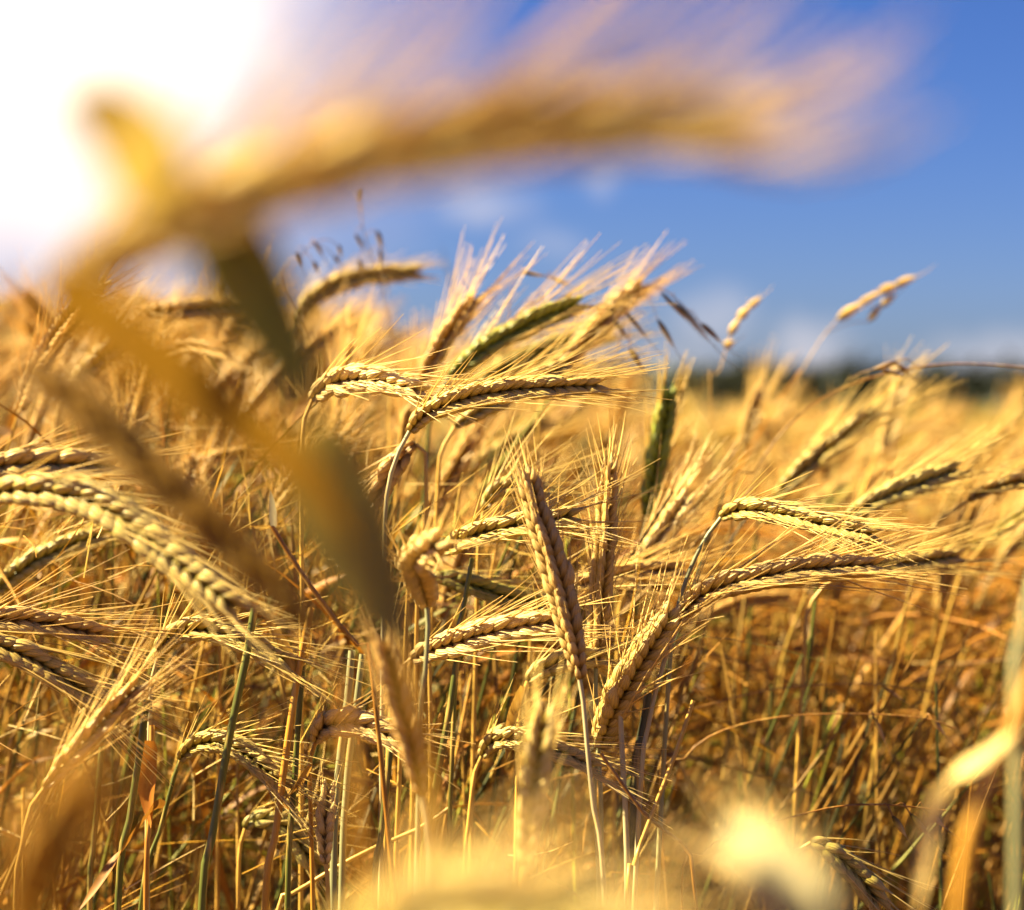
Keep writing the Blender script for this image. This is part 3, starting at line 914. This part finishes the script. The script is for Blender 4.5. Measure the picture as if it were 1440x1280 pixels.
stalk('pale narrow ear climbing to the right with a dry brown leaf along it, lower left', [(62, 1108), (95, 1070), (140, 1020), (190, 968)], .86, [(45, 1130), (30, 1190), (20, 1290)], color=mixc(PALE, GOLD, .4), scale=.85, fat=.8, seed=25,
      awn_len=.05, leaf=[lf([(110, 1075), (150, 1030), (185, 985), (215, 958)], .855, .0025, .8, TAN)])
stalk('dark drooping ear low in the straw with a white frayed neck', [(345, 1165), (365, 1155), (400, 1165), (440, 1210)], 1.03, [(338, 1190), (335, 1290)], color=mixc(OLIVE, CREAM, .2), seed=26)
stalk('small pale green ear hooking right, above the ear with combed whiskers', [(680, 718), (695, 695), (725, 685), (765, 690)], 1.05, [(676, 745), (672, 800)], color=mixc(PALE, OLIVE, .5), seed=27, scale=.85)
stalk('dark ear low on the right sinking into brown grass', [(1140, 1185), (1170, 1200), (1205, 1230), (1235, 1270)], .98, [(1120, 1200), (1110, 1280)], color=mixc(OLIVE, TAN, .3), seed=28, awn_len=.05, scale=1.05)

# --- a little behind the focus
B = 'blurred ears at the skyline'
stalk('smooth blurred ear curving right alone against the sky behind the dark oat seeds', [(412, 455), (440, 420), (500, 392), (585, 382)], 1.45, [(400, 490), (398, 560)], color=mixc(PALE, OLIVE, .4), scolor=S_GREEN, seed=31, group=B, lod=1, scale=1.2, awn_len=.03)
stalk('blurred orange-gold ear pointing up right, leftmost of the upright ears at the skyline', [(590, 542), (615, 495), (645, 450), (667, 420)], 1.2, [(575, 580), (560, 650)], color=mixc(GOLD, AMBER, .5), seed=32, group=B, awn_len=.06, fat=.9)
stalk('plump blurred ear with a bright green shaded flank and white bristles, largest against the sky', [(632, 530), (680, 492), (745, 455), (812, 427)], 1.18, [(615, 560), (600, 640)], color=mixc(OLIVE, GREEN, .5), scolor=S_GREEN, seed=33, group=B, awn_len=.075, spread=18, scale=1.15, awncolor=CREAM)
stalk('blurred olive ear half hidden below the plump green ear at the skyline', [(655, 565), (700, 525), (750, 500), (800, 478)], 1.35, [(640, 600), (630, 680)], color=OLIVE, seed=34, group=B, lod=1, scale=1.2)
stalk('bright amber blurred ear with a pale tip touching the dark nodding oat', [(778, 530), (815, 490), (860, 440), (902, 402)], 1.25, [(765, 560), (755, 640)], color=mixc(GOLD, AMBER, .3), seed=35, group=B, awn_len=.05, scale=1.1)
stalk('second amber blurred ear lying just under the bright amber one', [(740, 560), (780, 510), (830, 480), (860, 470)], 1.4, [(730, 590), (725, 660)], color=mixc(GOLD, OLIVE, .4), seed=36, group=B, lod=1, awn_len=.05, scale=1.1)
stalk('upright dark green unripe ear standing against the treeline', [(908, 725), (918, 670), (930, 610), (940, 552)], 1.2, [(900, 760), (895, 850)], color=GREEN, scolor=S_GREEN, seed=37, awn_len=.04, awncolor=PALE, scale=1.15, roll=10)
stalk('blurred yellow-green ear slanting up right with long straight whiskers, right of the grass', [(1090, 700), (1130, 660), (1180, 620), (1230, 582)], 1.3, [(1070, 730), (1060, 800)], color=mixc(OLIVE, GOLD, .4), scolor=S_GREEN, seed=38, awn_len=.08, spread=10, scale=1.2)
stalk('blurred lime and white ear pointing right above the short crisp ear', [(1190, 727), (1235, 703), (1290, 680), (1345, 660)], 1.15, [(1170, 745), (1150, 820)], color=mixc(OLIVE, CREAM, .3), scolor=S_GREEN, seed=39, awn_len=.055, scale=1.1)
stalk('blurred yellow-green ear lying diagonal in the middle below the pale ear at the skyline', [(625, 700), (670, 660), (720, 625), (765, 595)], 1.4, [(610, 725), (600, 800)], color=mixc(OLIVE, GOLD, .4), scolor=S_GREEN, seed=40, lod=1, scale=1.2)
stalk('feathery pale bundle of whiskers on a blurred ear leaning right behind the slender upright ear', [(880, 830), (905, 790), (935, 745), (965, 700)], 1.12, [(872, 850), (868, 930)], color=mixc(CREAM, PALE, .5), seed=41, awn_len=.06, spread=16, awncolor=CREAM, awn_r=.00034)
stalk('pale blurred ear lying level behind the slender upright ear', [(775, 835), (830, 818), (890, 805), (950, 800)], 1.08, [(755, 850), (745, 930)], color=mixc(PALE, AMBER, .3), seed=42, awn_len=.06, spread=16)
stalk('blurred straw-coloured ear standing up in front of the far green field', [(1045, 640), (1052, 610), (1062, 575), (1075, 545)], 1.65, [(1042, 660), (1040, 740)], color=mixc(GOLD, PALE, .4), seed=43, lod=1, scale=1.2)
stalk('very pale upright blurred ear in front of the dark hedge on the right', [(1243, 660), (1248, 625), (1256, 590), (1265, 555)], 1.6, [(1241, 690), (1240, 760)], color=mixc(CREAM, PALE, .4), seed=44, lod=1, scale=1.25)
stalk('blurred tan ear level behind the three dark blurred stalks at left', [(195, 442), (240, 438), (290, 432), (345, 428)], 1.35, [(175, 455), (165, 520)], color=mixc(PALE, AMBER, .4), seed=45, lod=1, scale=1.2)
stalk('yellow blurred ear pointing up right between the two thick blurred stalks', [(100, 548), (130, 515), (160, 488), (185, 470)], 1.25, [(85, 575), (75, 650)], color=mixc(GOLD, OLIVE, .3), seed=46, lod=1, scale=1.2)
stalk('brownish blurred ear rising beside the hanging green blade', [(305, 510), (325, 475), (345, 445), (360, 415)], 1.4, [(298, 535), (290, 610)], color=mixc(AMBER, TAN, .4), seed=47, lod=1, scale=1.2)
stalk('blurred gold ear tilted right under the drooping orange ear', [(590, 740), (615, 700), (640, 660), (660, 620)], 1.3, [(580, 770), (575, 850)], color=mixc(GOLD, AMBER, .4), seed=48, lod=1, scale=1.1)
stalk('fuzzy pale ear with its whiskers crossing the plump green ear', [(640, 600), (690, 570), (735, 545), (790, 515)], 1.1, [(625, 625), (615, 700)], color=mixc(PALE, OLIVE, .4), seed=49, awn_len=.07, scale=.95)

# --- nearer than the focus, strongly blurred
F = 'blurred stalks close to the viewer'
stalk('huge blurred yellow ear sweeping across the sky, bent over at its neck',
      [(75, 408), (190, 345), (310, 285), (520, 222), (800, 178), (1025, 186)], .32, [(90, 430), (160, 475), (270, 550), (440, 670), (505, 770), (560, 890), (595, 1040), (615, 1200)], ds=.42, dt=.268,
      color=(.92, .66, .13), scolor=mixc(S_AMBER, OLIVE, .2), scale=1.0, fat=.72, awn_len=.044, awn_n=1, spread=10, stem_r=1.7, seed=51, group=F, lod=1, awn_r=.00052, wind=(0, 0, .8), awncolor=(.88, .70, .36),
      leaf=[lf([(240, 300), (205, 225), (160, 172), (85, 140)], .25, .0080, .1, (.92, .68, .12), (.30, -.34, .36)), lf([(290, 265), (335, 370), (390, 470), (450, 585)], .30, .0072, .2, (.24, .24, .03)), lf([(75, 395), (150, 455), (290, 560), (420, 660), (500, 770)], [.28, .29, .31, .33, .34], .0054, .1, (.21, .11, .008)), lf([(425, 610), (465, 690), (515, 800), (572, 920)], .37, .0095, .1, (.30, .25, .05))])
stalk('thick blurred orange-brown ear slanting up left across the large two-rowed ear', [(450, 890), (350, 790), (220, 665), (120, 575), (45, 520)], .42, dt=.436, stem= [(470, 930), (490, 1010), (510, 1290)], color=(.50, .25, .015), scolor=S_AMBER,
      fat=.9, scale=.95, seed=52, group=F, lod=1, awn_len=.02, awn_n=.3)
stalk('blurred orange ear standing in the bottom left corner', [(20, 1330), (45, 1250), (85, 1170), (125, 1110)], .33, dt=.29, stem= [(15, 1360), (10, 1420)], color=(.66, .33, .02), scolor=S_AMBER, seed=54, group=F, lod=1, fat=.6, awn_len=.02, awn_n=.3)
stalk('blurred cream ear arching along the bottom edge with a halo of pale bristles', [(430, 1390), (540, 1318), (660, 1284), (800, 1308), (900, 1370)], .31, dt=.275, stem= [(400, 1380), (380, 1450)], color=mixc(PALE, OLIVE, .55), seed=55, group=F, lod=1,
      scale=1.1, awn_len=.025, spread=32, awncolor=CREAM, awn_r=.0005)
stalk('blurred cream and lime ear leaning left at the bottom, right of centre', [(1175, 1340), (1130, 1270), (1085, 1225), (1035, 1190)], .31, dt=.36, stem= [(1180, 1370), (1190, 1430)], color=(.46, .38, .15), seed=56, group=F, lod=1, fat=1.1, scale=.9, awn_len=.025, awncolor=CREAM)
stalk('blurred ear rising in front of the low arched ear, olive and soft', [(738, 1215), (745, 1150), (755, 1080), (765, 1010)], .75, [(735, 1240), (733, 1300)], color=mixc(OLIVE, GOLD, .5), seed=58, group=F, awn_len=.03, scale=.95)
stalk('blurred orange upright ear leaning left below the fat cream-tan ear', [(592, 1120), (580, 1060), (560, 980), (540, 905)], .74, [(598, 1150), (605, 1290)], color=mixc(AMBER, PALE, .25), scolor=S_GREY, seed=59, group=F, awn_len=.03, fat=.8, scale=.85)
stalk('blurred broken stalk with a folded cream leaf at the right edge', [(1475, 900), (1490, 860), (1500, 820), (1520, 780)], .5, [(1440, 985), (1395, 1100), (1345, 1290)], color=mixc(AMBER, GOLD, .5), scolor=S_AMBER, stem_r=1.8, seed=60, group=F, lod=1,
      leaf=[lf([(1440, 1010), (1390, 1060), (1335, 1100), (1305, 1170), (1290, 1290)], .5, .0031, 1.0, CREAM)])
stalk('blurred grey-green upright stem at the extreme right edge', [(1470, 760), (1490, 700), (1500, 660), (1530, 620)], .55, [(1445, 860), (1425, 960), (1430, 1100)], color=OLIVE, scolor=S_BLUE, stem_r=1.6, seed=61, group=F, lod=1)

# the amber and lime ears near the viewer have no papery tips
for o in bpy.data.objects:
    if o.get('label', '').startswith(('thick blurred orange-brown', 'blurred orange ear standing', 'blurred cream and lime')):
        for c in o.children:
            if c.name.startswith('ear'):
                c.color = (c.color[0] * .8, c.color[1] * .8, c.color[2] * .8, .2) if 'lime' not in o['label'] else (.42, .37, .21, .2)


# --- bare stems without a visible ear
def bare_stem(label, pts, d, r, color, leaf=None, group='bare stems low in the crop', dd=0.0):
    p3 = [P(x, y, d + dd * i) for i, (x, y) in enumerate(pts)]
    last, prev = p3[-1], p3[-2]
    dr = unit(last - prev); dr = dr / max(.5, abs(dr[2]))
    low = [np.array([last[0] + dr[0] * .4 * (last[2] - z), last[1] + .04 * (last[2] - z), z]) for z in (last[2] * .5, 0.0)]
    full = catmull((p3 + low)[::-1], 14)
    root = low[-1]
    o = empty('bare_stalk', root, label, 'stem', group)
    make_stem(full, r * 1.1, r * .85, (.4, .7), 8, 60).build('stem', M_STEM, o, root, color)
    for (lp, ld, lw, tw, lc, *_) in (leaf or []):
        make_leaf([P(x, y, q) for (x, y), q in zip(lp, ld)], lw, unit(np.array([.6, .3, .7])), tw).build('leaf', M_LEAF, o, root, lc)
    return o


bare_stem('thick dark green stem leaning right that crosses in front of both green-gold arching ears', [(358, 855), (345, 930), (322, 1040), (300, 1170), (283, 1290)], .925, .0022, S_GREEN)
bare_stem('green stem left of the blue-grey stem, cut off at a slant on top', [(207, 985), (196, 1060), (180, 1170), (165, 1290)], .935, .0020, S_GREEN)
bare_stem('golden stem beside the thin green one, with a folded dry leaf at its top node', [(438, 855), (424, 920), (405, 1040), (388, 1170), (372, 1290)], .93, .0020, S_AMBER,
          leaf=[lf([(415, 948), (398, 905), (368, 862)], .93, .0028, .3, S_STRAW), lf([(412, 950), (428, 930), (440, 880)], .935, .002, .5, TAN)])
bare_stem('thin green stem just right of the golden stem with the folded leaf', [(432, 880), (424, 960), (414, 1100), (404, 1290)], .94, .0017, S_GREEN)
bare_stem('blue-green stem, left of the pair behind the pink-tan ear', [(495, 915), (487, 1000), (475, 1100), (468, 1290)], .97, .0022, S_BLUE)
bare_stem('blue-green stem, right of the pair behind the pink-tan ear', [(510, 920), (500, 1000), (488, 1100), (480, 1290)], .98, .0020, S_BLUE)
bare_stem('dark green stem between the blurred orange upright ear and the pink-tan ear', [(549, 1055), (542, 1120), (533, 1200), (525, 1290)], .96, .0018, (.08, .09, .025))
bare_stem('dark green stem dropping from under the fat cream-tan ear', [(643, 925), (632, 1000), (617, 1080), (600, 1180), (590, 1290)], .96, .0020, S_GREEN)
bare_stem('short green and tan stem between the ear with combed whiskers and the dull green ear', [(664, 785), (656, 830), (648, 880), (640, 960)], .985, .0014, S_GREEN)
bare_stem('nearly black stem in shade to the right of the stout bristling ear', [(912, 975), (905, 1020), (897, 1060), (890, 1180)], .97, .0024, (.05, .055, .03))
bare_stem('straight tan straw rising to the right of the kinked grey stem', [(975, 985), (950, 1060), (915, 1150), (890, 1220), (880, 1290)], .93, .0012, S_STRAW)
bare_stem('brown stem crossing the thick blurred ear diagonally, bent at a node', [(382, 740), (420, 800), (470, 870), (510, 920), (530, 1010)], .9, .0013, BROWN,
          leaf=[lf([(385, 742), (383, 715), (380, 690)], .9, .002, .3, S_GREY)])
bare_stem('orange stem with a torn sheath between the green cut-off stem and the blue-grey stem', [(214, 1020), (213, 1080), (211, 1150), (205, 1290)], .955, .0016, (.42, .19, .03))
bare_stem('dark stem in the shade left of the pale narrow ear', [(143, 1050), (136, 1130), (130, 1200), (126, 1290)], 1.02, .0018, S_GREEN)
bare_stem('pale straight stem in the middle of the dense whiskers right of the stout ear', [(872, 1000), (876, 1080), (880, 1160), (882, 1290)], .95, .0016, S_GREY)
bare_stem('brown broken straw slanting down to the right below the stout ear', [(845, 1060), (880, 1110), (915, 1155), (960, 1190), (980, 1290)], .93, .0011, BROWN)
bare_stem('pale bent straw lying low from left to right behind the tiny cream ear', [(640, 1130), (590, 1165), (510, 1200), (420, 1255), (380, 1320)], .99, .0014, S_STRAW)


# --- wild grasses
def husk_geo(a, b, w, seed):
    a, b = np.asarray(a), np.asarray(b)
    A = unit(b - a); L = np.linalg.norm(b - a)
    O = unit(np.cross(A, [0.2, 1, .1])); Lt = np.cross(A, O)
    u, ww, ct, st, th = husk_template(8, 8)
    v = a + A * (L * u)[:, None, None] + O * (w * ww[:, None] * st[None])[..., None] + Lt * (w * .7 * ww[:, None] * ct[None])[..., None]
    g = Geo()
    tone = np.zeros((8, 8, 3)); tone[..., 0] = u[:, None]; tone[..., 1] = .5
    g.add(v.reshape(-1, 3), grid_faces(1, 8, 8), tone.reshape(-1, 3))
    tv, tf = tubes(np.stack([b - A * .003, b + A * L * .4, b + A * L * .9 + O * L * .1]), [.0003, .00025, .0001], 3)
    g.add(tv, tf)
    return g


def grass(name, label, cat, group, main, d, r, color, hcolor, seeds, w, stemdown=True):
    """main: tip..down picture points of the culm; seeds: (attach, base, tip) picture points of each hanging spikelet"""
    p3 = [P(x, y, d) for x, y in main]
    last = p3[-1]
    low = [np.array([last[0] + .03, last[1] + .06, last[2] * .5]), np.array([last[0] + .05, last[1] + .1, 0.0])] if stemdown else []
    ctrl = (p3 + low)[::-1]
    root = ctrl[0].copy(); root[2] = 0
    o = empty(name, root, label, cat, group)
    g = Geo()
    full = resample(catmull(ctrl, 14), 90)[0]
    v, f = tubes(full, np.linspace(r * 1.2, r * .45, 90), 6)
    g.add(v, f)
    for k, (at, b, t) in enumerate(seeds):
        q0, q1 = P(*at, d), P(*b, d + .004 * ((k % 3) - 1))
        mid = (q0 + q1) / 2 + np.array([0, 0, .003])
        v, f = tubes(catmull([q0, mid, q1], 5), r * .35, 4)
        g.add(v, f)
    st = g.build('stem', M_STEM, o, root, color)
    for k, (at, b, t) in enumerate(seeds):
        husk_geo(P(*b, d + .004 * ((k % 3) - 1)), P(*t, d + .004 * ((k % 3) - 1)), w * random.uniform(.8, 1.2), k).build('spikelet', M_GRAIN, o, root, hcolor)
    return o


DARK = (.12, .06, .03)
grass('wild_oat', 'wild oat with small dark hanging seeds against the sky above the lone curved ear', 'wild oat', 'wild grasses', [(506, 285), (512, 330), (530, 380), (545, 440), (560, 520), (570, 600)], 1.32, .0007, BROWN, DARK,
      [((508, 300), (505, 262), (503, 285)), ((511, 320), (500, 330), (512, 352)), ((514, 335), (530, 325), (538, 352)), ((520, 355), (534, 350), (536, 385)), ((516, 340), (505, 365), (508, 385)), ((524, 370), (540, 385), (545, 405))], .0016)
grass('wild_oat', 'wild oat with dark seeds just right of the hanging green blade', 'wild oat', 'wild grasses', [(440, 340), (420, 362), (400, 372), (395, 400), (430, 470), (450, 560)], 1.3, .0007, BROWN, DARK,
      [((438, 342), (442, 340), (455, 362)), ((430, 350), (416, 356), (424, 378)), ((445, 340), (476, 345), (480, 362)), ((425, 358), (440, 368), (448, 384)), ((436, 345), (470, 360), (478, 372))], .0016)
grass('wild_oat', 'nodding dark wild oat drooping to the right from the bright amber ear', 'wild oat', 'wild grasses', [(1010, 480), (980, 450), (945, 415), (915, 402), (885, 430), (868, 500), (860, 600)], 1.2, .0007, BROWN, DARK,
      [((925, 405), (930, 412), (970, 455)), ((945, 415), (950, 425), (1000, 482)), ((965, 435), (985, 455), (1015, 482)), ((900, 412), (880, 440), (912, 478)), ((890, 425), (862, 450), (885, 478)), ((905, 410), (925, 450), (950, 492)), ((885, 435), (885, 490), (905, 520))], .0015)
grass('wild_oat', 'thin oat stem with one dark seed against the open sky above the white bristles', 'wild oat', 'wild grasses', [(800, 398), (770, 388), (735, 384), (720, 400), (715, 460), (712, 560)], 1.2, .0006, BROWN, DARK, [((735, 384), (735, 383), (765, 389)), ((770, 388), (775, 390), (800, 402))], .0012)
grass('brome_grass', 'forked tan grass head high against the sky at the right', 'grass', 'wild grasses', [(1230, 415), (1175, 452), (1140, 500), (1110, 560), (1090, 640)], 1.4, .0008, TAN, mixc(PALE, TAN, .4),
      [((1190, 442), (1178, 450), (1215, 425)), ((1200, 435), (1205, 430), (1245, 408)), ((1225, 418), (1235, 412), (1268, 400)), ((1240, 410), (1258, 403), (1290, 388)), ((1160, 470), (1222, 452), (1242, 425)), ((1200, 440), (1238, 432), (1262, 412))], .0028)
grass('brome_grass', 'small tan grass head against the pale cloud above the treeline', 'grass', 'wild grasses', [(1040, 440), (1025, 480), (1010, 530), (1000, 600)], 1.35, .0008, TAN, mixc(PALE, TAN, .4),
      [((1030, 465), (1026, 472), (1042, 445)), ((1035, 452), (1038, 450), (1056, 430)), ((1045, 440), (1052, 434), (1072, 417)), ((1022, 485), (1018, 488), (1034, 480))], .0026)
grass('arched_grass', 'dark grass stem arching level over the treeline at the right edge', 'grass', 'wild grasses', [(1470, 520), (1400, 513), (1330, 512), (1260, 522), (1180, 548), (1115, 592), (1065, 660), (1030, 760)], 1.2, .0010, BROWN, BROWN,
      [((1290, 515), (1262, 508), (1225, 520)), ((1275, 518), (1240, 520), (1275, 530)), ((1250, 525), (1262, 512), (1280, 528))], .0012)
grass('arched_grass', 'brown grass stem bowing over low on the right with a curled tip of seeds', 'grass', 'wild grasses', [(1330, 1140), (1250, 1132), (1180, 1134), (1110, 1150), (1040, 1170), (990, 1200), (960, 1290)], .97, .0011, BROWN, mixc(BROWN, OLIVE, .4),
      [((1240, 1132), (1255, 1148), (1275, 1178)), ((1260, 1132), (1280, 1145), (1310, 1180)), ((1290, 1134), (1300, 1140), (1330, 1165))], .0018)
grass('arched_grass', 'long thin brown grass stem running level across the right of the straw', 'grass', 'wild grasses', [(1345, 1025), (1300, 1010), (1210, 1004), (1100, 1008), (1010, 1030), (960, 1070), (930, 1150)], 1.06, .0009, (.36, .17, .04), TAN,
      [((1300, 1010), (1310, 1012), (1330, 1035)), ((1222, 1005), (1228, 1008), (1245, 1045))], .0012)
grass('arched_grass', 'upper thin brown grass stem running level below the long grey-gold ear', 'grass', 'wild grasses', [(1320, 975), (1220, 962), (1100, 968), (1000, 990), (930, 1020), (905, 1100)], 1.12, .0009, (.33, .15, .03), TAN, [((1220, 962), (1240, 965), (1270, 985))], .0012)
